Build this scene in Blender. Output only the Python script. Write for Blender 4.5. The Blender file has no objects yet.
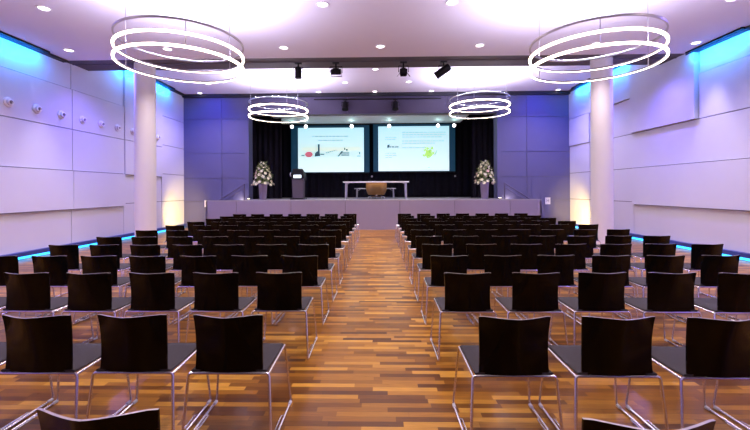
import bpy, math, random
from mathutils import Vector, Matrix

random.seed(7)
S = bpy.context.scene
COL = S.collection
PI = math.pi

# ------------------------------------------------------------------ helpers
class MB:
    """collects geometry, builds ONE mesh object"""
    def __init__(self):
        self.v = []; self.f = []; self.m = []
    def add(self, vs, fs, mi=0):
        b = len(self.v)
        self.v += [tuple(p) for p in vs]
        self.f += [tuple(b + i for i in f) for f in fs]
        self.m += [mi] * len(fs)
        return self
    def box(self, x0, x1, y0, y1, z0, z1, mi=0):
        return self.add([(x0,y0,z0),(x1,y0,z0),(x1,y1,z0),(x0,y1,z0),(x0,y0,z1),(x1,y0,z1),(x1,y1,z1),(x0,y1,z1)],
                 [(0,3,2,1),(4,5,6,7),(0,1,5,4),(1,2,6,5),(2,3,7,6),(3,0,4,7)], mi)
    def quad(self, a, b, c, d, mi=0):
        return self.add([a,b,c,d], [(0,1,2,3)], mi)
    def tube(self, pts, r, n=8, mi=0, closed=False, r2=None):
        pts = [Vector(p) for p in pts]
        N = len(pts); rings = []
        up = None
        for i, p in enumerate(pts):
            if closed:
                t = pts[(i+1) % N] - pts[i-1]
            else:
                t = pts[min(i+1, N-1)] - pts[max(i-1, 0)]
            t.normalize()
            if up is None:
                a = Vector((0,0,1)) if abs(t.z) < .9 else Vector((1,0,0))
            else:
                a = up
            u = t.cross(a); u.normalize(); w = u.cross(t); w.normalize(); up = w
            rr = r if r2 is None else r + (r2 - r) * i / max(1, N-1)
            rings.append([p + u*rr*math.cos(2*PI*k/n) + w*rr*math.sin(2*PI*k/n) for k in range(n)])
        vs = [q for R_ in rings for q in R_]; fs = []
        M = N if closed else N-1
        for i in range(M):
            j = (i+1) % N
            for k in range(n):
                l = (k+1) % n
                fs.append((i*n+k, i*n+l, j*n+l, j*n+k))
        if not closed:
            fs.append(tuple(reversed(range(n)))); fs.append(tuple((N-1)*n+k for k in range(n)))
        return self.add(vs, fs, mi)
    def lathe(self, prof, n=24, c=(0,0,0), mi=0, axis='Z', caps=True):
        vs = []; fs = []
        for (r, h) in prof:
            for k in range(n):
                a = 2*PI*k/n
                if axis == 'Z': q = (c[0]+r*math.cos(a), c[1]+r*math.sin(a), c[2]+h)
                elif axis == 'X': q = (c[0]+h, c[1]+r*math.cos(a), c[2]+r*math.sin(a))
                else: q = (c[0]+r*math.sin(a), c[1]+h, c[2]+r*math.cos(a))
                vs.append(q)
        P = len(prof)
        for i in range(P-1):
            for k in range(n):
                l = (k+1) % n
                fs.append((i*n+k, i*n+l, (i+1)*n+l, (i+1)*n+k))
        if caps:
            fs.append(tuple(reversed(range(n)))); fs.append(tuple((P-1)*n+k for k in range(n)))
        return self.add(vs, fs, mi)
    def xf(self, M):
        self.v = [tuple(M @ Vector(p)) for p in self.v]
        return self
    def build(self, name, mats, parent=None, smooth=False, bevel=0, fix=True):
        me = bpy.data.meshes.new(name)
        me.from_pydata(self.v, [], self.f)
        if not isinstance(mats, (list, tuple)): mats = [mats]
        for m in mats: me.materials.append(m)
        for p, mi in zip(me.polygons, self.m):
            p.material_index = mi
        if fix:
            import bmesh
            bm = bmesh.new(); bm.from_mesh(me)
            bmesh.ops.recalc_face_normals(bm, faces=bm.faces)
            bm.to_mesh(me); bm.free()
        if smooth:
            for p in me.polygons: p.use_smooth = True
            try: me.set_sharp_from_angle(angle=math.radians(40))
            except Exception: pass
        o = bpy.data.objects.new(name, me)
        COL.objects.link(o)
        if parent is not None: o.parent = parent
        if bevel:
            b = o.modifiers.new('bevel', 'BEVEL'); b.width = bevel; b.segments = 2; b.limit_method = 'ANGLE'
        return o

def thing(name, label, cat, loc=(0,0,0), rotz=0, group=None):
    o = bpy.data.objects.new(name, None); COL.objects.link(o)
    o.empty_display_size = .2
    o.location = loc; o.rotation_euler = (0, 0, rotz)
    return tag(o, label, cat, group)

def tag(o, label, cat, group=None):
    o['label'] = label; o['category'] = cat
    if group: o['group'] = group
    return o

def struct(o, label=None, cat=None):
    o['kind'] = 'structure'
    if label: o['label'] = label
    if cat: o['category'] = cat
    return o

def dup(root, loc, rotz, label, group):
    r = root.copy(); COL.objects.link(r)
    r.location = loc; r.rotation_euler = (0, 0, rotz)
    r['label'] = label
    if group: r['group'] = group
    for ch in list(root.children):
        c = ch.copy(); COL.objects.link(c); c.parent = r
        for g in list(ch.children):
            d = g.copy(); COL.objects.link(d); d.parent = c
    return r

ORD = ['zeroth','first','second','third','fourth','fifth','sixth','seventh','eighth','ninth','tenth','eleventh','twelfth']

def lamp(kind, name, loc, energy, col, target=None, size=1.6, blend=.6, rad=.05):
    l = bpy.data.lights.new(name, kind); l.energy = energy; l.color = col
    l.shadow_soft_size = rad
    if kind == 'SPOT': l.spot_size = size; l.spot_blend = blend
    o = bpy.data.objects.new(name, l); COL.objects.link(o); o.location = loc
    if target is not None:
        o.rotation_euler = (Vector(target)-Vector(loc)).to_track_quat('-Z','Y').to_euler()
    return o

# ------------------------------------------------------------------ materials
def mat(name, col, rough=.5, metal=0, spec=.5, emit=None, estr=0, coat=0, sample=True):
    m = bpy.data.materials.new(name); m.use_nodes = True
    b = m.node_tree.nodes['Principled BSDF']
    b.inputs['Base Color'].default_value = (*col, 1)
    b.inputs['Roughness'].default_value = rough
    b.inputs['Metallic'].default_value = metal
    b.inputs['Specular IOR Level'].default_value = spec
    b.inputs['Coat Weight'].default_value = coat
    b.inputs['Coat Roughness'].default_value = .1
    if emit:
        b.inputs['Emission Color'].default_value = (*emit, 1)
        b.inputs['Emission Strength'].default_value = estr
        if not sample:
            try: m.cycles.emission_sampling = 'NONE'
            except Exception: pass
    return m

def noisy(m, scale=8, amt=.1, bump=0, detail=4, stretch=(1,1,1)):
    """a little procedural variation of the colour, and bump"""
    nt = m.node_tree; b = nt.nodes['Principled BSDF']
    tc = nt.nodes.new('ShaderNodeTexCoord'); mp = nt.nodes.new('ShaderNodeMapping')
    mp.inputs['Scale'].default_value = stretch
    n = nt.nodes.new('ShaderNodeTexNoise'); n.inputs['Scale'].default_value = scale; n.inputs['Detail'].default_value = detail
    nt.links.new(tc.outputs['Object'], mp.inputs[0]); nt.links.new(mp.outputs[0], n.inputs['Vector'])
    col = b.inputs['Base Color'].default_value[:]
    mr = nt.nodes.new('ShaderNodeMapRange')
    mr.inputs['To Min'].default_value = 1 - amt; mr.inputs['To Max'].default_value = 1 + amt
    nt.links.new(n.outputs['Fac'], mr.inputs['Value'])
    mx = nt.nodes.new('ShaderNodeVectorMath'); mx.operation = 'SCALE'
    mx.inputs[0].default_value = col[:3]
    nt.links.new(mr.outputs[0], mx.inputs['Scale']); nt.links.new(mx.outputs[0], b.inputs['Base Color'])
    if bump:
        bp = nt.nodes.new('ShaderNodeBump'); bp.inputs['Strength'].default_value = bump; bp.inputs['Distance'].default_value = .01
        nt.links.new(n.outputs['Fac'], bp.inputs['Height']); nt.links.new(bp.outputs[0], b.inputs['Normal'])
    return m

M = {}
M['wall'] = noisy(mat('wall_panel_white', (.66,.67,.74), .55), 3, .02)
M['gap'] = mat('panel_gap_grey', (.14,.13,.16), .7)
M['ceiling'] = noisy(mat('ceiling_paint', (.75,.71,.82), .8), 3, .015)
M['slot'] = noisy(mat('ceiling_slot_dark', (.085,.07,.085), .7), 5, .1)
M['trim_dark'] = mat('dark_trim', (.012,.010,.018), .6)
M['backwall'] = noisy(mat('backwall_panel_grey', (.105,.10,.20), .5), 3, .04)
M['header'] = noisy(mat('header_panel', (.075,.06,.12), .55), 3, .05)
M['stage'] = noisy(mat('stage_front_panel', (.29,.25,.33), .45), 4, .03)
M['stage_gap'] = mat('stage_gap', (.05,.04,.05), .7)
M['stage_top'] = noisy(mat('stage_deck', (.32,.31,.33), .45), 6, .06)
M['column'] = noisy(mat('column_white', (.80,.77,.80), .5), 4, .015)
M['curtain'] = noisy(mat('curtain_black', (.006,.005,.010), .9, spec=.2), 20, .2)
M['base'] = mat('baseboard_navy', (.03,.05,.22), .45)
M['led_cyan'] = mat('led_cyan', (.1,.5,.9), .5, emit=(.03,.42,1.0), estr=3.0)
M['chrome'] = mat('chrome_tube', (.88,.84,.88), .27, 1)
M['shell'] = noisy(mat('black_shell', (.003,.002,.002), .14, spec=.15), 3, .3, detail=2)
M['shell_edge_shine'] = mat('shell_edge_shine', (.52,.46,.43), .3, .5)  # pale laminate edge, brightened to paint in the ceiling's reflection
M['pad'] = noisy(mat('grey_seat_fabric', (.045,.039,.038), .85, spec=.2), 220, .25, bump=.15)
M['glide'] = mat('pale_plastic', (.55,.55,.58), .35)
M['ring_metal'] = mat('ring_metal', (.52,.50,.52), .35, .8)
M['ring_light'] = mat('ring_light', (1,1,1), .5, emit=(1,.83,.64), estr=14.0)
M['ring_up'] = mat('ring_uplight', (1,1,1), .5, emit=(.76,.73,1.0), estr=500.0)
M['lamp'] = mat('downlight_lens', (1,1,1), .5, emit=(1,.93,.95), estr=6.0, sample=False)
M['lamp_trim'] = mat('downlight_trim', (.82,.80,.84), .4)
M['black_metal'] = mat('black_metal', (.006,.005,.007), .5, spec=.2)
M['white_plastic'] = mat('white_plastic', (.80,.79,.82), .4)
M['vent_dark'] = mat('vent_throat', (.14,.13,.18), .5)
M['screen_spill'] = noisy(mat('screen_cloth', (.01,.06,.10), .7, emit=(.006,.05,.10), estr=.4, sample=False), 3, .05)  # teal tint and faint glow stand in for projector spill light
M['soffit'] = noisy(mat('soffit_grey', (.78,.84,.84), .6), 3, .03)
M['table_white'] = mat('table_white', (.85,.85,.88), .35)
M['table_leg'] = mat('table_leg_metal', (.55,.55,.60), .3, .6)
M['tan'] = noisy(mat('tan_leather', (.42,.22,.06), .42), 9, .12)
M['lectern'] = noisy(mat('lectern_grey', (.075,.060,.080), .45), 6, .06)
M['lectern_glow'] = mat('lectern_display', (.9,.95,1), .4, emit=(.75,.93,1), estr=1.3, sample=False)
M['vase'] = noisy(mat('vase_mauve', (.19,.15,.22), .35), 7, .1)
M['leaf'] = noisy(mat('leaf_green', (.20,.27,.08), .55), 12, .35)
M['petal'] = noisy(mat('petal_cream', (.90,.87,.66), .6), 15, .1)
M['petal_pink'] = noisy(mat('petal_blush', (.80,.58,.52), .6), 15, .1)
M['sign'] = mat('sign_white', (.85,.84,.86), .5)
M['ink'] = mat('sign_ink', (.25,.22,.30), .6)
M['step'] = noisy(mat('stair_dark', (.10,.09,.11), .6), 8, .1)
M['rail'] = mat('rail_grey', (.14,.12,.20), .4, .5)
M['warm_lens'] = mat('warm_lens', (1,1,1), .5, emit=(1,.86,.62), estr=8, sample=False)
M['slide_ink'] = mat('slide_ink', (.30,.45,.50), .8, emit=(.30,.46,.52), estr=.75, sample=False)
M['slide_dark'] = mat('slide_dark', (.05,.10,.13), .8, emit=(.03,.08,.12), estr=.8, sample=False)
M['slide_red'] = mat('slide_red', (.5,.1,.14), .8, emit=(.55,.14,.20), estr=.8, sample=False)
M['slide_photo'] = mat('slide_photo', (.55,.75,.75), .8, emit=(.52,.78,.78), estr=.9, sample=False)
M['slide_beige'] = mat('slide_beige', (.7,.75,.6), .8, emit=(.66,.78,.66), estr=.9, sample=False)
M['slide_green'] = mat('slide_green', (.4,.7,.15), .8, emit=(.42,.72,.16), estr=.85, sample=False)
M['slide_leaf'] = mat('slide_leaf', (.2,.45,.08), .8, emit=(.18,.45,.10), estr=.8, sample=False)

def slide_material():
    m = mat('slide_projection', (.5,.6,.6), .8, emit=(.7,1,1), estr=.84)
    nt = m.node_tree; b = nt.nodes['Principled BSDF']
    tc = nt.nodes.new('ShaderNodeTexCoord'); sx = nt.nodes.new('ShaderNodeSeparateXYZ')
    nt.links.new(tc.outputs['Generated'], sx.inputs[0])
    r = nt.nodes.new('ShaderNodeValToRGB')
    r.color_ramp.elements[0].position = .05; r.color_ramp.elements[0].color = (.78,.98,1,1)
    r.color_ramp.elements[1].position = .95; r.color_ramp.elements[1].color = (.46,.82,.92,1)
    nt.links.new(sx.outputs['Z'], r.inputs[0]); nt.links.new(r.outputs[0], b.inputs['Emission Color'])
    return m
M['slide'] = slide_material()

def parquet():
    m = mat('parquet_strips', (.3,.14,.05), .27, spec=.22)
    nt = m.node_tree; L = nt.links; N = nt.nodes.new; b = nt.nodes['Principled BSDF']
    def math_(op, a, c=None):
        n = N('ShaderNodeMath'); n.operation = op
        for i, q in enumerate((a, c)):
            if q is None: continue
            if isinstance(q, (int, float)): n.inputs[i].default_value = q
            else: L.new(q, n.inputs[i])
        return n.outputs[0]
    def white(x, y):
        c = N('ShaderNodeCombineXYZ'); L.new(x, c.inputs[0])
        if y is not None: L.new(y, c.inputs[1])
        w = N('ShaderNodeTexWhiteNoise'); w.noise_dimensions = '3D'; L.new(c.outputs[0], w.inputs['Vector']); return w.outputs['Value']
    tc = N('ShaderNodeTexCoord'); s = N('ShaderNodeSeparateXYZ'); L.new(tc.outputs['Object'], s.inputs[0])
    W, LEN = .056, .50
    yr = math_('DIVIDE', s.outputs[1], W); row = math_('FLOOR', yr)
    off = white(row, None)
    xr = math_('ADD', math_('DIVIDE', s.outputs[0], LEN), math_('MULTIPLY', off, 7.3)); cell = math_('FLOOR', xr)
    v = white(cell, row)
    ramp = N('ShaderNodeValToRGB'); e = ramp.color_ramp.elements
    e[0].position = 0; e[0].color = (.095,.030,.006,1)
    e[1].position = 1; e[1].color = (.60,.31,.042,1)
    for p, c in ((.22,(.17,.064,.008,1)),(.55,(.28,.115,.013,1)),(.82,(.40,.180,.020,1))):
        q = e.new(p); q.color = c
    L.new(v, ramp.inputs[0])
    mp = N('ShaderNodeMapping'); mp.inputs['Scale'].default_value = (1.6, 26, 1); L.new(tc.outputs['Object'], mp.inputs[0])
    g = N('ShaderNodeTexNoise'); g.inputs['Scale'].default_value = 4; g.inputs['Detail'].default_value = 5; L.new(mp.outputs[0], g.inputs['Vector'])
    gr = N('ShaderNodeMapRange'); gr.inputs['To Min'].default_value = .50; gr.inputs['To Max'].default_value = 1.45; L.new(g.outputs['Fac'], gr.inputs['Value'])
    # joints
    fy = math_('FRACT', yr); fx = math_('FRACT', xr)
    jy = math_('LESS_THAN', fy, .03); jx = math_('LESS_THAN', fx, .004)
    j = math_('MAXIMUM', jy, jx); jm = math_('SUBTRACT', 1, math_('MULTIPLY', j, .35))
    sc = N('ShaderNodeVectorMath'); sc.operation = 'SCALE'; L.new(ramp.outputs[0], sc.inputs[0]); L.new(math_('MULTIPLY', gr.outputs[0], jm), sc.inputs['Scale'])
    L.new(sc.outputs[0], b.inputs['Base Color'])
    rr = math_('ADD', .24, math_('MULTIPLY', g.outputs['Fac'], .12)); L.new(rr, b.inputs['Roughness'])
    return m
M['floor'] = parquet()

# ------------------------------------------------------------------ camera
F, H, CX = 385.0, 1.55, .05
cam = bpy.data.cameras.new('camera'); cam.sensor_width = 36; cam.lens = F/750*36
cam.clip_start = .05; cam.clip_end = 100
YAW, ROLL = .02, -.0045
cam.shift_x = (375 - (379 - F*math.tan(YAW)))/750
cam.shift_y = -(215 - 190)/750
co = bpy.data.objects.new('camera', cam); COL.objects.link(co)
co.matrix_world = Matrix.Translation((CX, 0, H)) @ Matrix.Rotation(YAW, 4, 'Z') @ Matrix.Rotation(PI/2, 4, 'X') @ Matrix.Rotation(ROLL, 4, 'Z')
S.camera = co

# ------------------------------------------------------------------ room shell
XL, XR, YB, YR = 8.15, 7.92, 16.0, -5.0          # side walls, back wall plane, wall behind the camera
ZN, ZF = 4.95, 5.57                    # near and far ceiling heights
YS0, YS1 = 9.85, 10.72                  # dark slot strip in the ceiling
STX0, STX1, STY, STZ = -6.75, 6.33, 15.0, 1.17
OPX0, OPX1, OPZ = -5.55, 5.10, 4.72    # stage opening
YC = 20.3                              # curtain behind the stage

struct(MB().box(-8.6, 8.6, YR-.3, 21, -.2, 0).build('floor', M['floor']))

c = MB()
c.box(-8.6, 8.6, YR-.3, YS0, ZN, ZN+.25)
c.box(-8.6, 8.6, YS1, 16.3, ZF, ZF+.2)
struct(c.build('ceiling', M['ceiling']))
c = MB()
c.box(-8.6, 8.6, YS0, YS1-.03, ZN+.002, ZN+.25)
c.box(-8.6, 8.6, YS1-.03, YS1, ZN+.002, ZF+.1)
c.box(-8.6, 8.6, YS0+.30, YS0+.33, ZN-.012, ZN+.003)
struct(c.build('trim_1', M['slot']))

def side_wall(name, sx, panels):
    XW = XL if sx < 0 else XR
    """panels: (y0, y1, z0, z1, how far it stands proud of the wall plane)"""
    w = MB()
    a, b = sorted((sx*(XW+.02), sx*8.6))
    w.box(a, b, YR-.3, 16.3, 0, ZF, 1)
    for (y0, y1, z0, z1, p) in panels:
        g = .010
        a, b = sorted((sx*(XW+.02), sx*(XW-p)))
        w.box(a, b, y0+g, y1-g, z0+g, z1-g, 0)
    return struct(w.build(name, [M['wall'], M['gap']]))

zt = ZN
LEFTP = []
for (a, b) in ((YR, 2.5), (2.5, 6.3), (6.3, 10.1), (10.1, 12.2)):
    top = ZN if b < 10.2 else ZF
    LEFTP += [(a, b, 0, 1.07, 0), (a, b, 1.07, 2.10, .07), (a, b, 2.10, 3.20, .035), (a, b, 3.20, 4.27, .035), (a, b, 4.27, top, 0)]
LEFTP += [(12.2, 14.35, 0, 1.15, 0), (12.2, 14.35, 1.15, 2.08, 0), (12.2, 14.35, 2.08, 3.20, .06), (12.2, 14.35, 3.20, 5.57, .06),
          (14.35, 16, 0, 1.15, .02), (14.35, 16, 1.15, 2.2, .02), (14.35, 16, 2.2, 3.3, .02), (14.35, 16, 3.3, 4.4, .02), (14.35, 16, 4.4, 5.57, .02)]
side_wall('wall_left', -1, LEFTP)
RIGHTP = []
for (a, b) in ((YR, 2.5), (2.5, 6.2), (6.2, 9.6)):
    RIGHTP += [(a, b, 3.26, 4.37, .03), (a, b, 4.37, ZN, 0)]
for (a, b) in ((YR, 2.5), (2.5, 6.2), (6.2, 12.05)):
    RIGHTP += [(a, b, 0, 1.07, 0), (a, b, 1.07, 2.19, .07), (a, b, 2.19, 3.26, .03)]
RIGHTP += [(9.6, 12.05, 3.26, 5.57, .13),
           (12.05, 14.5, 0, 1.15, 0), (12.05, 14.5, 1.15, 2.19, .0), (12.05, 14.5, 2.19, 3.26, .0), (12.05, 14.5, 3.26, 4.37, .0), (12.05, 14.5, 4.37, 5.57, .06),
           (14.5, 16, 0, 1.15, .02), (14.5, 16, 1.15, 2.2, .02), (14.5, 16, 2.2, 3.3, .02), (14.5, 16, 3.3, 4.4, .05), (14.5, 16, 4.4, 5.57, .05)]
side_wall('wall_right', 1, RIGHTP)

# wall behind the stage opening's plane
def back_wall():
    w = MB()
    g = .008
    w.box(-8.6, OPX0, YB+.03, YB+.35, 0, ZF, 1)
    w.box(OPX1, 8.6, YB+.03, YB+.35, 0, ZF, 1)
    w.box(OPX0, OPX1, YB+.03, YB+.35, OPZ, ZF, 1)
    zs = [0, 1.1, 2.07, 3.1, 4.55, 5.45]
    for (xs) in ((-XL, -6.52, OPX0+.16), (OPX1-.16, 6.15, XR)):
        for i in range(len(zs)-1):
            for (a, b) in zip(xs[:-1], xs[1:]):
                w.box(a+g, b-g, YB, YB+.04, zs[i]+g, zs[i+1]-g, 0)
    # header panels over the opening
    n = 5
    for i in range(n):
        a = OPX0+.16 + (OPX1-OPX0-.32)*i/n; b = OPX0+.16 + (OPX1-OPX0-.32)*(i+1)/n
        w.box(a+g, b-g, YB, YB+.04, OPZ, 5.45-g, 2)
    # jambs of the opening
    w.box(OPX0+.0, OPX0+.16, YB-.01, YB+.5, 0, OPZ, 0)
    w.box(OPX1-.16, OPX1, YB-.01, YB+.5, 0, OPZ, 0)
    return struct(w.build('wall_back', [M['backwall'], M['gap'], M['header']]))
back_wall()
struct(MB().box(-8.6, 8.6, YR-.3, YR, 0, ZN).build('wall_front', noisy(mat('rear_wall_grey', (.16,.15,.18), .7), 3, .03)))
# flush doors beside the stage
for i, (a, b) in enumerate(((6.35, 6.95), (-7.1, -6.55))):
    d = MB().box(a, b, YB-.012, YB+.002, .01, 2.05).build('door_%d' % (i+1), M['backwall'])
    struct(d)
    MB().box(a+.05, a+.08, YB-.05, YB-.012, .98, 1.12).build('door_handle', M['rail'], d)

# dark shadow-gap trims along ceiling edges and navy baseboards with LED strip
t = MB()
for sx in (-1, 1):
    XW = XL if sx < 0 else XR
    a, b = sorted((sx*XW, sx*(XW-.14)))
    t.box(a, b, YR, YS0, ZN-.05, ZN+.01); t.box(a, b, YS1, YB, ZF-.07, ZF+.01)
struct(t.build('trim_2', M['trim_dark']))
struct(MB().box(-XL+.02, XR-.02, YB-.14, YB, ZF-.13, ZF+.01).build('trim_3', M['trim_dark']))
for nm, sx in (('baseboard_left', -1), ('baseboard_right', 1)):
    XW = XL if sx < 0 else XR
    a, b = sorted((sx*XW, sx*(XW-.12)))
    struct(MB().box(a, b, YR, YB, .075, .17).build(nm, M['base']))
    a, b = sorted((sx*(XW-.03), sx*(XW-.07)))
    o = MB().box(a, b, YR+.2, YB-.05, .015, .07).build('led_strip', M['led_cyan'])
    tag(o, 'cyan glowing LED strip at the foot of the %s wall' % ('left' if sx < 0 else 'right'), 'light strip')

# ------------------------------------------------------------------ stage
st = thing('stage', 'raised stage with mauve panelled front across the end of the hall', 'stage', (0, STY, 0))
p = MB(); p.box(STX0+.01, STX1-.01, .03, .08, 0, STZ-.05, 1)
seams = [STX0, -5.55, -3.40, -1.27, .86, 2.99, 5.12, STX1]
for a, b in zip(seams[:-1], seams[1:]):
    p.box(a+.008, b-.008, 0, .04, .0, STZ-.045, 0)
p.box(STX0, STX0+.05, 0, .95, 0, STZ-.045, 0); p.box(STX1-.05, STX1, 0, .95, 0, STZ-.045, 0)
p.build('front_panel', [M['stage'], M['stage_gap']], st)
d = MB(); d.box(-5.35, 5.0, .0, 5.3, STZ-.045, STZ); d.box(STX0, -5.35, 0, .10, STZ-.045, STZ); d.box(5.0, STX1, 0, .10, STZ-.045, STZ)
d.build('deck', M['stage_top'], st)
MB().box(-5.35, 5.0, .1, 5.2, .02, STZ-.05).build('platform', M['stage_gap'], st)

for sx, nm in ((-1, 'left'), (1, 'right')):
    x0 = -5.37 if sx < 0 else 5.02
    s = thing('stage_stairs', 'dark steps behind the %s end of the stage front' % nm, 'stairs', (x0, STY+.12, 0))
    for k in range(6):
        a, b = sorted((sx*.27*k, sx*.27*(k+1)))
        MB().box(a, b, 0, .85, 0, STZ-.17*(k+1)).build('step', M['step'], s)
    xr = x0 + sx*.12
    r = thing('handrail', 'grey sloping handrail at the %s end of the stage' % nm, 'handrail', (xr, STY+.72, STZ-.17))
    zt = .17+.64
    MB().tube([(0,0,0), (0,0,zt)], .028, 8).build('post', M['rail'], r)
    MB().tube([(0,0,zt), (sx*1.35,0,zt-.86)], .026, 8).build('rail', M['rail'], r)
    MB().tube([(0,0,zt-.16), (sx*1.30,0,zt-.16-.83)], .016, 8).build('rail', M['rail'], r)
    MB().tube([(sx*1.30,0,zt-.83-.16), (sx*1.30,0,zt-.83+.02)], .02, 8).build('post', M['rail'], r)
    l = thing('stair_light', 'small warm uplight glowing at the top of the %s stage stairs' % nm, 'lamp', (x0 - sx*.10, STY+.62, STZ), group=None)
    MB().box(-.05, .05, -.05, .05, 0, .04).build('housing', M['black_metal'], l)
    MB().box(-.04, .04, -.04, .04, .04, .05).build('lens', M['warm_lens'], l)

# black curtains around the stage
def curtain(name, pts_fn, label):
    o = MB(); vs = []; fs = []
    P = pts_fn
    for (x, y) in P:
        vs += [(x, y, STZ+.01), (x, y, 5.5)]
    for i in range(len(P)-1):
        fs.append((2*i, 2*i+2, 2*i+3, 2*i+1))
    b = len(vs)
    for (x, y) in P:
        vs += [(x, y+.03, STZ+.01), (x, y+.03, 5.5)]
    for i in range(len(P)-1):
        fs.append((b+2*i, b+2*i+1, b+2*i+3, b+2*i+2))
        fs.append((2*i, b+2*i, b+2*i+2, 2*i+2)); fs.append((2*i+1, 2*i+3, b+2*i+3, b+2*i+1))
    o.add(vs, fs)
    q = o.build(name, M['curtain'], smooth=True)
    return tag(q, label, 'curtain')
curtain('stage_curtain', [(-6.5+13*i/260, YC - .45 + .05*math.sin(i*.9)) for i in range(261)], 'black pleated backdrop curtain behind the projection screens')
curtain('stage_curtain', [(-6.4+.01*i, 17.6 + .05*math.sin(i*.25)) for i in range(200)], 'black pleated side curtain left of the screens')
curtain('stage_curtain', [(4.25+.01*i, 17.6 + .05*math.sin(i*.25)) for i in range(190)], 'black pleated side curtain right of the screens')
w = MB(); w.box(-7, 7, YC, YC+.2, 0, 5.8); w.box(-7.2, -7, YB+.35, YC+.2, 0, 5.8); w.box(7, 7.2, YB+.35, YC+.2, 0, 5.8); w.box(-7, 7, YB+.35, YC, 5.55, 5.75)
struct(w.build('wall_stage', M['trim_dark']))
# pale bulkhead over the screens
struct(MB().box(-4.75, 4.05, 17.2, 19.25, 4.86, 5.1).build('trim_4', M['soffit']))

# ------------------------------------------------------------------ screens
YSC = 19.6
def dashes(mb, x0, x1, z, h, y, seed, gap=.035):
    rnd = random.Random(seed); x = x0
    while x < x1-.02:
        w_ = min(rnd.uniform(.05, .22), x1-x)
        mb.box(x, x+w_, y-.002, y, z-h/2, z+h/2); x += w_+gap
def screen(x0, x1, p0, p1, z0, z1, pz0, pz1, label):
    s = thing('projection_screen', label, 'projection screen', ((x0+x1)/2, YSC, z0), group=None)
    cx = (x0+x1)/2
    MB().box(x0-cx, x1-cx, 0, .06, 0, z1-z0).build('screen_cloth', M['screen_spill'], s)
    MB().box(x0-cx, x1-cx, -.02, .08, z1-z0, z1-z0+.09).build('roller_case', M['black_metal'], s)
    MB().box(x0-cx, x1-cx, -.015, .07, -.05, 0).build('bottom_bar', M['black_metal'], s)
    im = MB().box(p0-cx, p1-cx, -.012, 0, pz0-z0, pz1-z0).build('slide', M['slide'], s)
    return s, im, p0-cx, p1-cx, pz0-z0, pz1-z0
K = YSC/F
def SX(px): return CX + (px-379)*K
def SZ(py): return H + (190-py)*K
s, im, a, b, z0, z1 = screen(SX(291), SX(369.5), SX(298), SX(364), SZ(172.3), SZ(125.2), SZ(171.8), SZ(127.5), 'left projection screen showing a slide with a photo strip')
W_, H_ = b-a, z1-z0
def u(q): return a + W_*q
def v(q): return z1 - H_*q
def text_line(x0, x1, z, h, y, seed, gap=.035, m='slide_ink'):
    mb = MB(); dashes(mb, x0, x1, z, h, y, seed, gap); return mb.build('text_line', M[m], im)
text_line(u(.22), u(.76), v(.195), .05, -.013, 1); text_line(u(.31), u(.68), v(.285), .045, -.013, 2)
MB().box(u(.04), u(.96), -.0145, -.012, v(.66), v(.365)).build('slide_photo', M['slide_photo'], im)
MB().box(u(.05), u(.96), -.0148, -.0145, v(.52), v(.44)).build('photo_wall', M['slide_beige'], im)
mb = MB(); mb.box(u(.30), u(.33), -.018, -.0148, v(.57), v(.37))
mb.add([(u(.25),-.018,v(.65)),(u(.34),-.018,v(.64)),(u(.33),-.018,v(.56)),(u(.29),-.018,v(.53)),(u(.26),-.018,v(.57))], [(0,1,2,3,4)])
mb.box(u(.34), u(.40), -.018, -.0148, v(.61), v(.585)); 
for i in range(6): mb.box(u(.43+.028*i), u(.445+.028*i), -.018, -.0148, v(.575-.012*i), v(.555-.012*i))
mb.add([(u(.60),-.018,v(.65)),(u(.62),-.018,v(.65)),(u(.69),-.018,v(.53)),(u(.66),-.018,v(.53))], [(0,1,2,3)])
for i in range(3): mb.box(u(.655), u(.78), -.018, -.0148, v(.575+.028*i), v(.56+.028*i))
mb.box(u(.70), u(.72), -.018, -.0148, v(.50), v(.45)); mb.box(u(.73), u(.755), -.018, -.0148, v(.52), v(.48))
mb.box(u(.90), u(.95), -.018, -.0148, v(.65), v(.635)); mb.box(u(.93), u(.945), -.018, -.0148, v(.60), v(.55)); mb.box(u(.05), u(.1), -.018, -.0148, v(.63), v(.61))
mb.build('photo_furniture', M['slide_dark'], im, fix=False)
mb = MB(); mb.lathe([(.16,-.004),(.16,0)], 16, (0,0,0), axis='Y'); mb.xf(Matrix.Translation((u(.165),-.0148,v(.60))) @ Matrix.Diagonal((1.25,1,.92,1))); mb.build('photo_red_seat', M['slide_red'], im)

s, im, a, b, z0, z1 = screen(SX(373.5), SX(455), SX(378.5), SX(449), SZ(171.7), SZ(124.2), SZ(171.2), SZ(126.6), 'right projection screen showing a slide with a green plant')
W_, H_ = b-a, z1-z0
mb = MB()
for i, (q0, q1, r) in enumerate(((.34,.95,.14),(.34,.95,.19),(.34,.90,.24),(.34,.93,.33),(.34,.80,.38),(.34,.66,.48),(.70,.75,.92))):
    text_line(u(q0), u(q1), v(r), .034, -.013, 10+i)
for i, (q0, q1, r) in enumerate(((.10,.27,.25),(.10,.24,.29),(.10,.27,.60),(.10,.27,.65),(.10,.2,.70))):
    text_line(u(q0), u(q1), v(r), .03, -.013, 30+i)
mb = MB()
for q in (.13,.35,.57,.77): mb.box(u(.085), u(.305), -.014, -.012, v(q)-.006, v(q)+.006)
mb.box(u(.30), u(.303), -.014, -.012, v(.77), v(.13)); mb.box(u(.33), u(.333), -.014, -.012, v(.98), v(.03)); mb.build('slide_rule', M['slide_photo'], im)
mb = MB(); mb.add([(u(.125),-.016,v(.48)),(u(.145),-.016,v(.48)),(u(.165),-.016,v(.405)),(u(.13),-.016,v(.415))], [(0,1,2,3)])
dashes(mb, u(.15), u(.29), v(.46), .05, -.016, 44, .02); mb.build('slide_heading', M['slide_dark'], im, fix=False)
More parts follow.
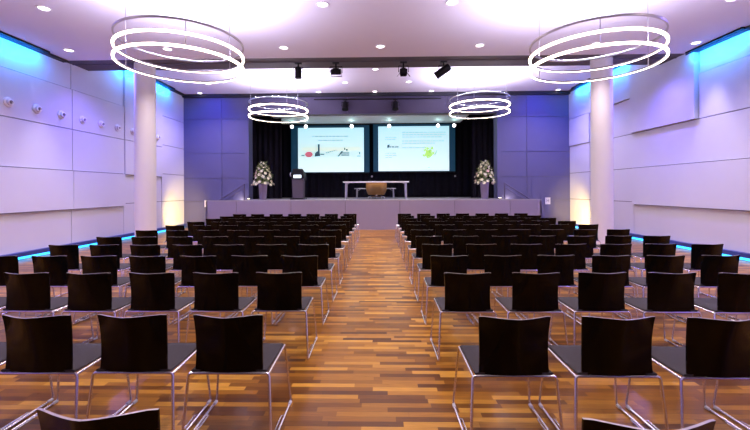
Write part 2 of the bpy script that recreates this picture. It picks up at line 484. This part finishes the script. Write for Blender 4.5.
def blobs(n, cu, cv, su, sv, r0, r1, seed, yy):
    rnd = random.Random(seed); mb = MB()
    for i in range(n):
        x = u(cu+rnd.gauss(0, su)); z = v(cv+rnd.gauss(0, sv)); r = rnd.uniform(r0, r1); an = rnd.uniform(0, PI)
        mb.add([(x+r*math.cos(an+k*PI/3)*(1 if k % 3 else .6), yy-.0002*i, z+r*math.sin(an+k*PI/3)*(1 if k % 3 else .6)) for k in range(6)], [tuple(range(6))])
    return mb
blobs(70, .705, .60, .030, .052, .035, .07, 3, -.013).build('slide_plant', M['slide_green'], im, fix=False)
mb = blobs(8, .72, .60, .015, .04, .03, .05, 4, -.022)
mb.add([(u(.79),-.02,v(.65)),(u(.80),-.02,v(.65)),(u(.835),-.02,v(.545)),(u(.825),-.02,v(.545))], [(0,1,2,3)])
mb.build('slide_leaf', M['slide_leaf'], im, fix=False)

# small white dots: stage lamps on a bar above the screens
bar = MB().tube([(-4.75,18.9,4.80), (4.05,18.9,4.80)], .03, 8).build('lamp_bar', M['black_metal']); tag(bar, 'black lamp bar above the projection screens', 'bar')
KL = 18.75/F
wl = ['far left','second from left','third from left','third from right','second from right','far right']
for i, (px, py) in enumerate(((292,125.6),(306,125.4),(352,125),(389.5,124.6),(438,123.6),(454,123))):
    l = thing('stage_lamp', 'small round white stage lamp above the screens, %s of six' % wl[i], 'lamp', (CX+(px-379)*KL, 18.86, 4.66), group='stage lamps above the screens')
    MB().lathe([(.05,-.0),(.085,-.03),(.09,-.13)], 14, (0,0,0), axis='Y').build('housing', M['black_metal'], l, smooth=True)
    MB().lathe([(.082,-.135),(.05,-.15)], 14, (0,0,0), axis='Y').build('lens', M['lamp'], l)
    MB().tube([(0,-.04,.06), (0,.03,.105)], .014, 6).build('bracket', M['black_metal'], l)
    lamp('SPOT', 'stage_lamp_beam', (CX+(px-379)*KL, 18.68, 4.68), 7, (.55,1,.95), (CX+(px-379)*KL, 16.6, 4.66), 2.2, 1.0, .04)
for px, nm in ((372,'between the two screens'), (455,'under the right screen corner')):
    o = MB().lathe([(.03,0),(.05,-.03),(.03,-.06)], 12, (CX+(px-379)*K, 19.66, H+13.6*K), axis='Y').build('sensor', M['white_plastic'], smooth=True)
    tag(o, 'tiny white sensor on the curtain ' + nm, 'sensor')

# ------------------------------------------------------------------ stage furniture
TY = 15.75
def stage_table(name, label, px0, px1, y, ztop, depth, thick, topm):
    k = y/F; x0 = CX+(px0-379)*k; x1 = CX+(px1-379)*k; cx = (x0+x1)/2; hw = (x1-x0)/2
    t = thing(name, label, 'table', (cx, y, STZ+.004))
    MB().box(-hw, hw, 0, depth, ztop-thick, ztop).build('tabletop', topm, t, bevel=.006)
    for sx in (-1, 1):
        for yy in (.06, depth-.06):
            MB().tube([(sx*(hw-.12), yy, ztop-thick), (sx*(hw-.10), yy, 0)], .028, 8).build('leg', M['table_leg'], t)
        MB().tube([(sx*(hw-.11), .06, .05), (sx*(hw-.11), depth-.06, .05)], .02, 8).build('foot_bar', M['table_leg'], t)
        MB().tube([(sx*(hw-.12), .1, ztop-.14), (sx*(hw-.28), .1, ztop-thick)], .016, 6).build('brace', M['table_leg'], t)
    return t
stage_table('folding_table', 'long white folding table near the front edge of the stage', 342.8, 409, TY, .73, .75, .045, M['table_white'])
stage_table('low_table', 'low grey framed table behind the tan armchair on stage', 354.3, 396, 17.45, .46, .5, .04, M['table_leg'])
# tan tub armchair
ak = 16.75/F
ac = thing('armchair', 'tan leather tub armchair on chrome swivel base behind the white table', 'armchair', (CX+(376.3-379)*ak, 16.95, STZ))
mb = MB(); vs = []; fs = []; nu, nv = 28, 8
for layer in (0, 1):
    for j in range(nv+1):
        q = j/nv
        for i in range(nu+1):
            an = -2.15 + 4.3*i/nu
            hw = .47 - .02*q*q - (.12*(1-q)**3)
            rr = hw - .06*layer
            top = .74 - .10*max(0, abs(an)-1.1)
            z = .17 + (top-.17)*q + (.03 if layer and j == 0 else 0)
            vs.append((rr*math.sin(an), -rr*.72*math.cos(an), z))
n1 = nu+1; LB = (nv+1)*n1
for j in range(nv):
    for i in range(nu):
        p_ = j*n1+i
        fs.append((p_, p_+1, p_+n1+1, p_+n1)); fs.append((LB+p_, LB+p_+n1, LB+p_+n1+1, LB+p_+1))
for i in range(nu):
    p_ = nv*n1+i; fs.append((p_, p_+1, LB+p_+1, LB+p_)); fs.append((i, LB+i, LB+i+1, i+1))
for j in range(nv):
    for i in (0, nu):
        p_ = j*n1+i; fs.append((p_, p_+n1, LB+p_+n1, LB+p_))
mb.add(vs, fs); mb.build('backrest', M['tan'], ac, smooth=True)
mb = MB(); mb.lathe([(.30,.18),(.37,.22),(.40,.36),(.36,.42),(.1,.44)], 28); mb.xf(Matrix.Diagonal((1,.75,1,1))); mb.build('seat', M['tan'], ac, smooth=True)
MB().lathe([(.05,.08),(.05,.2)], 14).build('pedestal', M['chrome'], ac, smooth=True)
for k in range(5):
    an = 2*PI*k/5 + .3
    MB().tube([(0,0,.10), (.38*math.cos(an), .38*math.sin(an), .065)], .025, 8, r2=.018).build('base_spoke', M['chrome'], ac)
    MB().lathe([(.03,-.02),(.034,0),(.03,.02)], 10, (.38*math.cos(an), .38*math.sin(an), .034), axis='X').build('caster', M['white_plastic'], ac)

# lectern
lk = 15.9/F
le = thing('lectern', 'dark grey lectern with black reading top and white display on stage', 'lectern', (CX+(298.3-379)*lk, 15.75, STZ))
MB().box(-.30, .30, -.10, .40, 0, .05).build('base_plate', M['black_metal'], le, bevel=.008)
mb = MB(); mb.add([(-.22,0,.05),(.22,0,.05),(.22,.32,.05),(-.22,.32,.05),(-.24,-.02,.86),(.24,-.02,.86),(.24,.34,.86),(-.24,.34,.86)],
   [(0,3,2,1),(4,5,6,7),(0,1,5,4),(1,2,6,5),(2,3,7,6),(3,0,4,7)]); mb.build('column_body', M['lectern'], le, bevel=.01)
mb = MB(); mb.add([(-.28,-.06,.86),(.28,-.06,.86),(.28,.38,.80),(-.28,.38,.80),(-.20,-.02,1.27),(.20,-.02,1.27),(.28,.38,1.06),(-.28,.38,1.06)],
   [(0,3,2,1),(4,5,6,7),(0,1,5,4),(1,2,6,5),(2,3,7,6),(3,0,4,7)]); mb.build('reading_top', M['black_metal'], le, bevel=.012)
MB().box(-.155, .155, -.085, -.055, .885, 1.01).build('display', M['lectern_glow'], le, bevel=.006)
MB().tube([(-.29,.05,.95),(-.31,.0,1.02),(-.29,-.03,1.10)], .022, 8).build('microphone', M['glide'], le)

# flower arrangements
def bouquet_tree(px, y, pyb, label, seed, hv, hf, rad):
    k = y/F
    t = thing('flower_arrangement', label, 'flower arrangement', (CX+(px-379)*k, y, STZ), rotz=seed)
    MB().lathe([(.10,0),(.13,.01),(.15,.25),(.165,.55),(.175,hv-.02),(.185,hv),(.165,hv),(.15,hv-.06)], 24).build('vase', M['vase'], t, smooth=True)
    rnd = random.Random(seed)
    st_ = MB()
    lf = MB()
    blooms = []
    def at(q, an, f=1.0):
        R = rad*(1-q)**.75*f + .05
        return Vector((R*math.cos(an), R*math.sin(an), hv + .02 + (hf)*q - (.08*f if q < .2 else 0)))
    for i in range(16):
        st_.tube([(0,0,hv-.15), tuple(at(rnd.uniform(.1,.95), rnd.uniform(0, 2*PI), .8))], .008, 5, r2=.004)
    st_.build('stems', M['leaf'], t)
    for i in range(230):
        q = rnd.random()**1.2; an = rnd.uniform(0, 2*PI); c_ = at(q, an, rnd.uniform(.3, 1.12))
        d = Vector((math.cos(an), math.sin(an), rnd.uniform(-.4, 1.1))).normalized()
        l = rnd.uniform(.08, .17); wv = Vector((-d.y, d.x, rnd.uniform(-.4,.4))).normalized()*l*.2
        n_ = d.cross(wv).normalized()*l*.12
        lf.add([c_, c_+d*l*.5+wv+n_, c_+d*l, c_+d*l*.5-wv+n_], [(0,1,2),(0,2,3)])
    lf.build('foliage', M['leaf'], t, fix=False)
    base = []
    for mm in ('petal','petal_pink'):
        pb = MB()
        for r_, n_, tilt, zz in ((.058,6,.35,0),(.040,5,.9,.008)):
            for j in range(n_):
                a = 2*PI*j/n_ + zz*40
                d = Vector((math.cos(a)*math.cos(tilt), math.sin(a)*math.cos(tilt), math.sin(tilt))); w_ = Vector((-math.sin(a), math.cos(a), 0))*r_*.45
                pb.add([(0,0,zz), d*r_*.6+w_+Vector((0,0,zz)), d*r_*1.15+Vector((0,0,zz+.006)), d*r_*.6-w_+Vector((0,0,zz))], [(0,1,2),(0,2,3)])
        base.append(pb)
    first = {}
    for i in range(52):
        q = (i+.5)/52; an = i*2.4; p_ = at(q**1.3, an, 1.0 + rnd.uniform(-.1,.18))
        mi = 1 if (rnd.random() < .14 and q < .6) else 0
        d = Vector((math.cos(an), math.sin(an), .5)).normalized()
        sc = rnd.uniform(1.0, 1.6)*(1.0 - .35*q)
        Mx = Matrix.Translation(p_) @ d.to_track_quat('Z','Y').to_matrix().to_4x4() @ Matrix.Scale(sc, 4)
        if mi not in first:
            first[mi] = base[mi].build('blossom', [M['petal'], M['petal_pink']][mi], t, fix=False)
            o = first[mi]
        else:
            o = first[mi].copy(); COL.objects.link(o); o.parent = t
        o.matrix_local = Mx
    return t
bouquet_tree(262.3, 15.6, 199, 'cream flower arrangement in a mauve vase, left of the lectern', 1, .66, .84, .33)
bouquet_tree(484, 15.6, 198, 'cream flower arrangement in a mauve vase at the right of the stage', 2, .68, .82, .33)

# wall signs at the stage ends
for (px, py, nm) in ((546, 201.5, 'right'), (205.6, 203, 'left')):
    k = YB/F; x = CX+(px-379)*k; z = H+(190-py)*k
    s = thing('wall_sign', 'small white wall sign beside the %s end of the stage' % nm, 'sign', (x, YB-.016, z-.14))
    MB().box(-.105, .105, -.008, 0, 0, .28).build('plate', M['sign'], s)
    mb = MB()
    mb.box(-.05, -.03, -.011, -.008, .08, .22); mb.box(.03, .05, -.011, -.008, .08, .22); mb.box(-.03, .03, -.011, -.008, .14, .16)
    mb.build('marking', M['ink'], s)

# ------------------------------------------------------------------ columns
for (x, nm) in ((-6.22, 'left'), (5.90, 'right')):
    o = MB().lathe([(.258,0),(.258,ZN)], 48, (x, 10.22, 0), caps=False).build('column', M['column'], smooth=True)
    tag(o, 'round white column at the %s side of the hall' % nm, 'column')

# ------------------------------------------------------------------ wall vents on the left
words = ['nearest','second nearest','third nearest','fourth nearest','fifth nearest','sixth nearest','seventh nearest, just before the column',None,'farthest, just past the column']
for k in range(9):
    if words[k] is None: continue
    y = 8.32 + .708*k
    x0 = -XL + (.035 if y < 12.2 else .06)
    v_ = thing('air_nozzle', 'round white air nozzle high on the left wall, ' + words[k], 'air vent', (x0, y, 3.52), group='air nozzles on the left wall')
    MB().lathe([(.112,0),(.112,.012),(.095,.03),(.085,.03)], 24, (0,0,0), axis='X').build('flange', M['white_plastic'], v_, smooth=True)
    MB().lathe([(.075,.03),(.07,.075),(.045,.085),(.04,.05)], 20, (0,0,0), axis='X', caps=False).build('nozzle', M['lamp_trim'], v_, smooth=True)
    MB().lathe([(.048,.045),(.047,.055)], 16, (0,.0,0), axis='X').build('throat', M['vent_dark'], v_)

# ------------------------------------------------------------------ lights
E_DOWN, E_CYAN, E_VIO = 225, 27, 450
def downlight(x, y, z, label, group, on=True):
    t = thing('downlight', label, 'ceiling light', (x, y, z), group=group)
    MB().lathe([(.125,-.0),(.125,-.012),(.095,-.012),(.085,.0)], 24, caps=False).build('trim_ring', M['lamp_trim'], t, smooth=True)
    MB().lathe([(.086,-.003),(.080,-.0055)], 24).build('lens', M['lamp'], t)
    if on:
        wide = 2.3 if abs(x) < 6.5 else .9
        lamp('SPOT', 'downlight_beam', (x, y, z-.03), E_DOWN, (1,.83,.84), (x, y, 0), wide, .8, .06)
row_words = {7: ['first','second','third','fourth','fifth','sixth','seventh']}
for i, x in enumerate((-7.4,-5.0,-2.2,.10,2.44,5.15,7.45)):
    downlight(x, 9.12, ZN, 'recessed downlight before the dark ceiling slot, %s from the left' % ORD[i+1], 'downlights in the near ceiling')
for i, x in enumerate((-6.15,-.97,1.39,6.4)):
    downlight(x, 7.02, ZN, 'recessed downlight at the top edge of the view, %s from left' % ORD[i+1], 'downlights in the near ceiling', on=True)
for i, x in enumerate((-5.2,-2.42,-.05,2.3,5.1)):
    downlight(x, 12.8, ZF, 'recessed downlight just past the dark slot, %s from the left' % ORD[i+1], 'downlights in the far ceiling')
for i, x in enumerate((-6.35,-1.2,1.17,6.2)):
    downlight(x, 14.35, ZF, 'recessed downlight midway along the far ceiling, %s from the left' % ORD[i+1], 'downlights in the far ceiling')
for i, x in enumerate((-7.3,-2.4,-.1,2.2,7.3)):
    downlight(x, 15.70, ZF, 'recessed downlight nearest the stage wall, %s from the left' % ORD[i+1], 'downlights in the far ceiling', on=False)
# unseen beams without fixtures, added to light the near half of the hall
for x in (-4.8, 0, 4.8):
    for y in (1.5, 4.3):
        lamp('SPOT', 'downlight_beam', (x, y, ZN-.03), E_DOWN, (1,.83,.84), (x, y, 0), 2.3, .8, .06)

# wall washers in the ceiling edge: cyan pools
for sx, ys in ((-1, (8.45, 12.45, 14.2)), (1, (9.0, 12.75, 14.7))):
    for y in ys:
        zc = ZN if y < 10 else ZF
        nm = 'left' if sx < 0 else 'right'
        w_ = {0:'nearest',1:'middle',2:'farthest'}[ys.index(y)]
        XW = XL if sx < 0 else XR
        o = MB().box(sx*(XW-.19)-.035, sx*(XW-.19)+.035, y-.75, y+.75, zc-.04, zc).build('wall_washer', M['black_metal'])
        tag(o, 'slim dark wall washer bar along the ceiling edge above the %s wall, %s' % (nm, w_), 'wall lamp')
        al = lamp('AREA', 'washer_beam', (sx*(XW-.26), y, zc-.09), E_CYAN, (.0,.26,1.0), (sx*(XW+.2), y, zc-.50))
        al.data.shape = 'RECTANGLE'; al.data.size = 1.3; al.data.size_y = .06
        al.matrix_world = Matrix.Translation((sx*(XW-.26), y, zc-.09)) @ Matrix(((0, -sx*.66, -sx*.75), (sx*1, 0, 0), (0, -.75, .66))).to_4x4()
for sx in (-1, 1):  # added violet beams without fixtures, tinting the floor and side walls
    for y in (-2, 2, 6, 10.2, 14.2):
        zc = ZN if y < 10.4 else ZF
        lamp('SPOT', 'violet_fill_beam', (sx*6.9, y, zc-.06), E_VIO, (.22,.16,1.0), (sx*6.3, y, 0), 2.6, 1.0, .15)

# blue-violet wash on the wall beside the stage
for x in (-6.9, 6.6):
    lamp('SPOT', 'stage_wash', (x, 14.9, ZF-.06), 105, (.03,.035,1.0), (x, 16.0, 3.9), 2.4, 1.0, .1)
# warm floor uplights in the far corners
for sx, nm in ((-1,'left'), (1,'right')):
    u_ = thing('floor_uplight', 'small black floor uplight in the far %s corner' % nm, 'lamp', (sx*6.75, 14.3, 0))
    MB().lathe([(.09,0),(.10,.02),(.08,.14)], 16).build('housing', M['black_metal'], u_, smooth=True)
    MB().lathe([(.07,.141),(.06,.148)], 16).build('lens', M['warm_lens'], u_)
    lamp('SPOT', 'uplight_beam', (sx*6.75, 14.3, .2), 330, (1,.72,.20), (sx*8.05, 15.4, .7), 1.5, 1.0, .08)
for x, sx in ((-5.27, -1), (4.92, 1)):
    lamp('POINT', 'stair_glow', (x+sx*.45, STY+.80, STZ-.02), 5, (1,.8,.6), rad=.05)

# ------------------------------------------------------------------ ring pendants
def ring_mesh(name, R, hw, hh, z, mats, faces, parent):
    """square-section ring; faces maps side -> material index"""
    mb = MB(); n = 96
    prof = [(R+hw, z-hh), (R+hw, z+hh), (R-hw, z+hh), (R-hw, z-hh)]
    for k, side in enumerate(('outer','top','inner','bottom')):
        if side not in faces: continue
        (r0, h0), (r1, h1) = prof[k], prof[(k+1) % 4]
        vs = []; fs = []
        for i in range(n):
            a = 2*PI*i/n
            vs += [(r0*math.cos(a), r0*math.sin(a), h0), (r1*math.cos(a), r1*math.sin(a), h1)]
        for i in range(n):
            j = (i+1) % n
            fs.append((2*i, 2*j, 2*j+1, 2*i+1))
        mb.add(vs, fs)
    return mb.build(name, mats, parent, smooth=True)
def pendant(x, y, zl, zc, label, rot, R, gap=.19):
    t = thing('ring_pendant', label, 'pendant light', (x, y, zl), rot, 'ring pendants')
    a = ring_mesh('ring', R, .012, .015, 2*gap, M['ring_metal'], ('outer','inner','bottom'), t)
    ring_mesh('light_strip', R, .011, .0155, 2*gap, M['ring_up'], ('top',), a)
    b = ring_mesh('ring', R, .015, .0145, gap, M['ring_metal'], ('top','inner'), t)
    ring_mesh('light_strip', R, .0155, .0145, gap, M['ring_light'], ('outer','bottom'), b)
    c_ = ring_mesh('ring', R, .015, .0145, 0, M['ring_metal'], ('top','inner'), t)
    ring_mesh('light_strip', R, .0155, .0145, 0, M['ring_light'], ('outer','bottom'), c_)
    for k in range(3):
        an = 2*PI*k/3
        px, py = (R-.012)*math.cos(an), (R-.012)*math.sin(an)
        cb = MB().tube([(px,py,-.02),(px,py,zc-zl)], .006, 6).build('suspension_cable', M['ring_metal'], t)
        MB().lathe([(.035,zc-zl-.02),(.035,zc-zl)], 12, (px,py,0)).build('ceiling_cup', M['ring_metal'], cb)
pendant(-3.14, 6.20, 3.585, ZN, 'triple ring pendant in front of the left column, nearest left', math.radians(180), .943)
pendant(3.46, 6.17, 3.51, ZN, 'triple ring pendant in front of the right column, nearest right', math.radians(6), .935)
pendant(-3.42, 13.3, 4.095, ZF, 'smaller looking ring pendant near the stage, left of the screens', math.radians(180), .99, .235)
pendant(3.50, 13.27, 4.178, ZF, 'smaller looking ring pendant near the stage, right of the screens', math.radians(6), .99, .235)

# ------------------------------------------------------------------ spotlights hung from the slot
def aim(parent, loc, d):
    q = Vector(d).to_track_quat('-Z', 'Y')
    return Matrix.Translation(loc) @ q.to_matrix().to_4x4()
def spot_can(x, y, z, d, r, l, label, style):
    t = thing('stage_spotlight', label, 'spotlight', (x, y, z), group='black spotlights')
    MB().tube([(0,0,0),(0,0,-.20)], .022, 8).build('hanger', M['black_metal'], t)
    MB().box(-.09,.09,-.05,.05,-.03,0).build('clamp', M['black_metal'], t, bevel=.004)
    Mx = aim(t, (0,0,-.24), d)
    b = MB()
    if style == 'can':
        b.lathe([(.03,l*.45),(r*.85,l*.42),(r,l*.3),(r,-l*.5),(r*1.08,-l*.5),(r*1.08,-l*.56),(r*.9,-l*.56)], 20)
    else:
        b.box(-r,r,-r*.8,r*.8,-l*.4,l*.4); b.box(-r*.6,r*.6,-r*.5,r*.5,l*.4,l*.55)
    b.xf(Mx); b.build('housing', M['black_metal'], t, smooth=style == 'can', bevel=0 if style == 'can' else .01)
    yk = MB(); yk.tube([(-r-.03,0,-.0),(-r-.03,0,.16),(r+.03,0,.16),(r+.03,0,0)], .012, 6)
    yk.xf(Matrix.Translation((0,0,-.27))); yk.build('yoke', M['black_metal'], t)
    if style == 'barn':
        for sx, sy in ((1,0),(-1,0),(0,1),(0,-1)):
            f = MB()
            if sx: f.add([(sx*r,-r*.7,-l*.4),(sx*r,r*.7,-l*.4),(sx*r*1.7,r*.8,-l*.95),(sx*r*1.7,-r*.8,-l*.95),(sx*(r+.01),-r*.7,-l*.4),(sx*(r+.01),r*.7,-l*.4),(sx*(r*1.7+.01),r*.8,-l*.95),(sx*(r*1.7+.01),-r*.8,-l*.95)], [(0,1,2,3),(7,6,5,4),(0,4,5,1),(1,5,6,2),(2,6,7,3),(3,7,4,0)])
            else: f.add([(-r,sy*r*.8,-l*.4),(r,sy*r*.8,-l*.4),(r*.7,sy*r*1.5,-l*.9),(-r*.7,sy*r*1.5,-l*.9),(-r,sy*(r*.8+.01),-l*.4),(r,sy*(r*.8+.01),-l*.4),(r*.7,sy*(r*1.5+.01),-l*.9),(-r*.7,sy*(r*1.5+.01),-l*.9)], [(0,1,2,3),(7,6,5,4),(0,4,5,1),(1,5,6,2),(2,6,7,3),(3,7,4,0)])
            f.xf(Mx); f.build('barn_door', M['black_metal'], t)
    if style == 'flood':
        f = MB(); f.tube([(-r,-.0,-l*.45),(-r,0,-l*.8),(r*1.1,0,-l*.8),(r*1.1,0,-l*.2)], .014, 6); f.xf(Mx); f.build('filter_frame', M['ring_metal'], t)
    return t
ks = 10.25/F
spot_can(CX+(298.5-379)*ks, 10.25, ZN, (0,.05,-1), .09, .30, 'black spotlight hanging straight down from the ceiling slot, leftmost', 'can')
spot_can(CX+(336.5-379)*ks, 10.25, ZN, (0,.5,-1), .13, .16, 'black box floodlight with open frame under the ceiling slot', 'flood')
spot_can(CX+(404-379)*ks, 10.25, ZN, (0,.25,-1), .10, .15, 'black spotlight with splayed barn doors under the ceiling slot', 'barn')
spot_can(CX+(444-379)*ks, 10.25, ZN, (-.85,.25,-.55), .10, .44, 'black spotlight tilted to the left under the ceiling slot, rightmost', 'can')
kb = 15.75/F
zb = H+(190-99)*kb
pipe = MB().tube([(-2.6,15.75,zb),(2.6,15.75,zb)], .025, 8).build('lighting_pipe', M['black_metal']); tag(pipe, 'black lighting pipe along the header over the stage', 'pipe')
for px, nm in ((345.5,'left'), (395.7,'right')):
    spot_can(CX+(px-379)*kb, 15.75, zb-.02, (0,-.35,-1), .12, .34, 'black %s spotlight hanging before the header over the stage' % nm, 'can')

# ------------------------------------------------------------------ chairs
def chair_parts(full):
    t = bpy.data.objects.new('stacking_chair', None); COL.objects.link(t); t.empty_display_size = .2
    t['category'] = 'chair'; t['label'] = ''
    # backrest shell: bowed, leaning back
    nu, nv = 16, 8; th = .010
    vs = []; fs = []; ms = []
    def pt(uu, q, off):
        hw = .209 + .004*q - .006*math.sin(PI*q)
        y = -.012 - .026*q - .058*q*q + (.008 + .070*q)*abs(uu)**1.4
        z = .434 + .366*q
        if q == 1: z += -.006*max(0, abs(uu)-.85)/.15
        return (uu*hw, y+off, z)
    for off in (0, th):
        for j in range(nv+1):
            for i in range(nu+1):
                vs.append(pt(-1+2*i/nu, j/nv, off))
    n1 = nu+1; LB = (nv+1)*n1
    mb = MB(); f0 = []; f1 = []
    for j in range(nv):
        for i in range(nu):
            p_ = j*n1+i
            f0.append((p_, p_+1, p_+n1+1, p_+n1)); f0.append((LB+p_, LB+p_+n1, LB+p_+n1+1, LB+p_+1))
    for i in range(nu):
        p_ = nv*n1+i; f1.append((p_, p_+1, LB+p_+1, LB+p_)); f0.append((i, LB+i, LB+i+1, i+1))
    for j in range(nv):
        f0.append((j*n1, (j+1)*n1, LB+(j+1)*n1, LB+j*n1)); f0.append((j*n1+nu, LB+j*n1+nu, LB+(j+1)*n1+nu, (j+1)*n1+nu))
    mb.v = vs; mb.f = f0+f1; mb.m = [0]*len(f0)+[1]*len(f1)
    mb.build('backrest', [M['shell'], M['shell_edge_shine']], t, smooth=True)
    # seat pad with rounded front
    prof = [(y_, z_-.012) for (y_, z_) in [(-.005,.468),(.10,.463),(.25,.464),(.36,.470),(.405,.467),(.425,.455),(.415,.446),(.30,.446),(.10,.446),(-.005,.450)]]
    mb = MB(); n = len(prof); xs = (-.232,-.226,.226,.232)
    for x in xs:
        e = .004 if abs(x) > .23 else 0
        mb.v += [(x, y, z - (e if k < 6 else -e)) for k, (y, z) in enumerate(prof)]
    for s_ in range(3):
        for k in range(n):
            l = (k+1) % n; mb.f.append((s_*n+k, s_*n+l, (s_+1)*n+l, (s_+1)*n+k)); mb.m.append(0)
    mb.f.append(tuple(range(n))); mb.m.append(0); mb.f.append(tuple(3*n+k for k in reversed(range(n)))); mb.m.append(0)
    mb.build('seat', M['pad'], t, smooth=True)
    r = .0088; ns = 8 if full else 6
    # frame under seat
    mb = MB()
    mb.tube([(-.232,.0,.416),(-.244,-.006,.428),(-.232,-.006,.4345),(.232,-.006,.4345),(.244,-.006,.428),(.232,.0,.416)][1:5], r, ns)
    for sx in (-1, 1):
        mb.tube([(sx*.243,-.006,.428),(sx*.2385,.2,.429),(sx*.236,.425,.432)], r, ns)
    mb.tube([(-.23,.36,.426),(.23,.36,.426)], r*.8, ns)
    mb.build('seat_frame', M['chrome'], t, smooth=True)
    for sx in (-1, 1):
        MB().tube([(sx*.240,-.006,.432),(sx*.2475,-.008,.422),(sx*.272,-.052,.012)], r, ns).build('leg', M['chrome'], t, smooth=True)
        MB().tube([(sx*.236,.423,.434),(sx*.2385,.430,.418),(sx*.272,.462,.030),(sx*.272,.452,.012)], r*.9, ns).build('leg', M['chrome'], t, smooth=True)
        MB().tube([(sx*.272,-.052,.0095),(sx*.272,.452,.0095)], r, ns).build('runner', M['chrome'], t, smooth=True)
        if full:
            s2 = sx
            o_ = .022
            MB().tube([(sx*.272,.05,.012),(sx*(.272-o_),.06,.014),(sx*(.272-o_),.27,.014),(sx*.272,.28,.012)], .0045, 6).build('linking_hook', M['chrome'], t, smooth=True)
            MB().tube([(sx*.272,.415,.011),(sx*.272,.452,.011)], .0115, 8).build('foot_glide', M['glide'], t)
    return t

PROTO = {True: None, False: None}
NCH = 0
LROWS = [1.33, 2.32, 3.51, 4.42, 5.34, 6.27, 7.28, 8.31, 9.26, 10.26, 11.20, 12.20]
RROWS = [1.30, 2.29, 3.51, 4.43, 5.33, 6.26, 7.27, 8.30, 9.25, 10.25, 11.20, 12.20]
def chair(x, y, rz, label, group, full):
    global NCH
    if PROTO[full] is None:
        t = chair_parts(full); PROTO[full] = t
        t.location = (x, y, 0); t.rotation_euler = (0, 0, rz); t['label'] = label; t['group'] = group
    else:
        t = dup(PROTO[full], (x, y, 0), rz, label, group)
    NCH += 1
    return t
rnd = random.Random(11)
for side, rows, pitch, nm in ((-1, LROWS, .590, 'left'), (1, RROWS, .6105, 'right')):
    for k, y in enumerate(rows):
        if k: y += .02
        for cix in range(7):
            x = side*((.66 if side < 0 else .64)+.2125+pitch*cix)
            if k == 0: x = -.93 if side < 0 else .93
            inner = 379 + F*(x - side*.29 - CX)/(y+.45)      # inner front foot: does the photo show any of it
            if not (-4 < inner < 754): continue
            if k == 0 and cix > 0: continue
            if k <= 5:
                rw = 'nearest row' if k == 0 else '%s row from the camera' % ORD[k+1]
            else:
                rw = 'row nearest the stage' if k == 11 else '%s row from the stage' % ORD[12-k]
            cw = 'on the aisle' if cix == 0 else ('at the outer end' if cix == 6 else '%s from the aisle' % ORD[cix+1])
            lab = 'black chair %s of the aisle, %s, %s' % (nm, rw, cw)
            chair(x + rnd.uniform(-.004,.004), y + rnd.uniform(-.015,.015), rnd.uniform(-.008,.008), lab, 'black chairs %s of the aisle' % nm, k <= 5)

# ------------------------------------------------------------------ world and view
wd = bpy.data.worlds.new('world'); S.world = wd; wd.use_nodes = True
wd.node_tree.nodes['Background'].inputs[0].default_value = (.03,.03,.04,1)
wd.node_tree.nodes['Background'].inputs[1].default_value = .3
vs_ = S.view_settings
vs_.view_transform = 'Standard'; vs_.look = 'None'; vs_.gamma = 1; vs_.use_curve_mapping = False
vs_.exposure = 0.17
S.display_settings.display_device = 'sRGB'
S.cycles.max_bounces = 8; S.cycles.diffuse_bounces = 5; S.cycles.glossy_bounces = 4
S.cycles.use_denoising = True
S.cycles.sample_clamp_indirect = 4
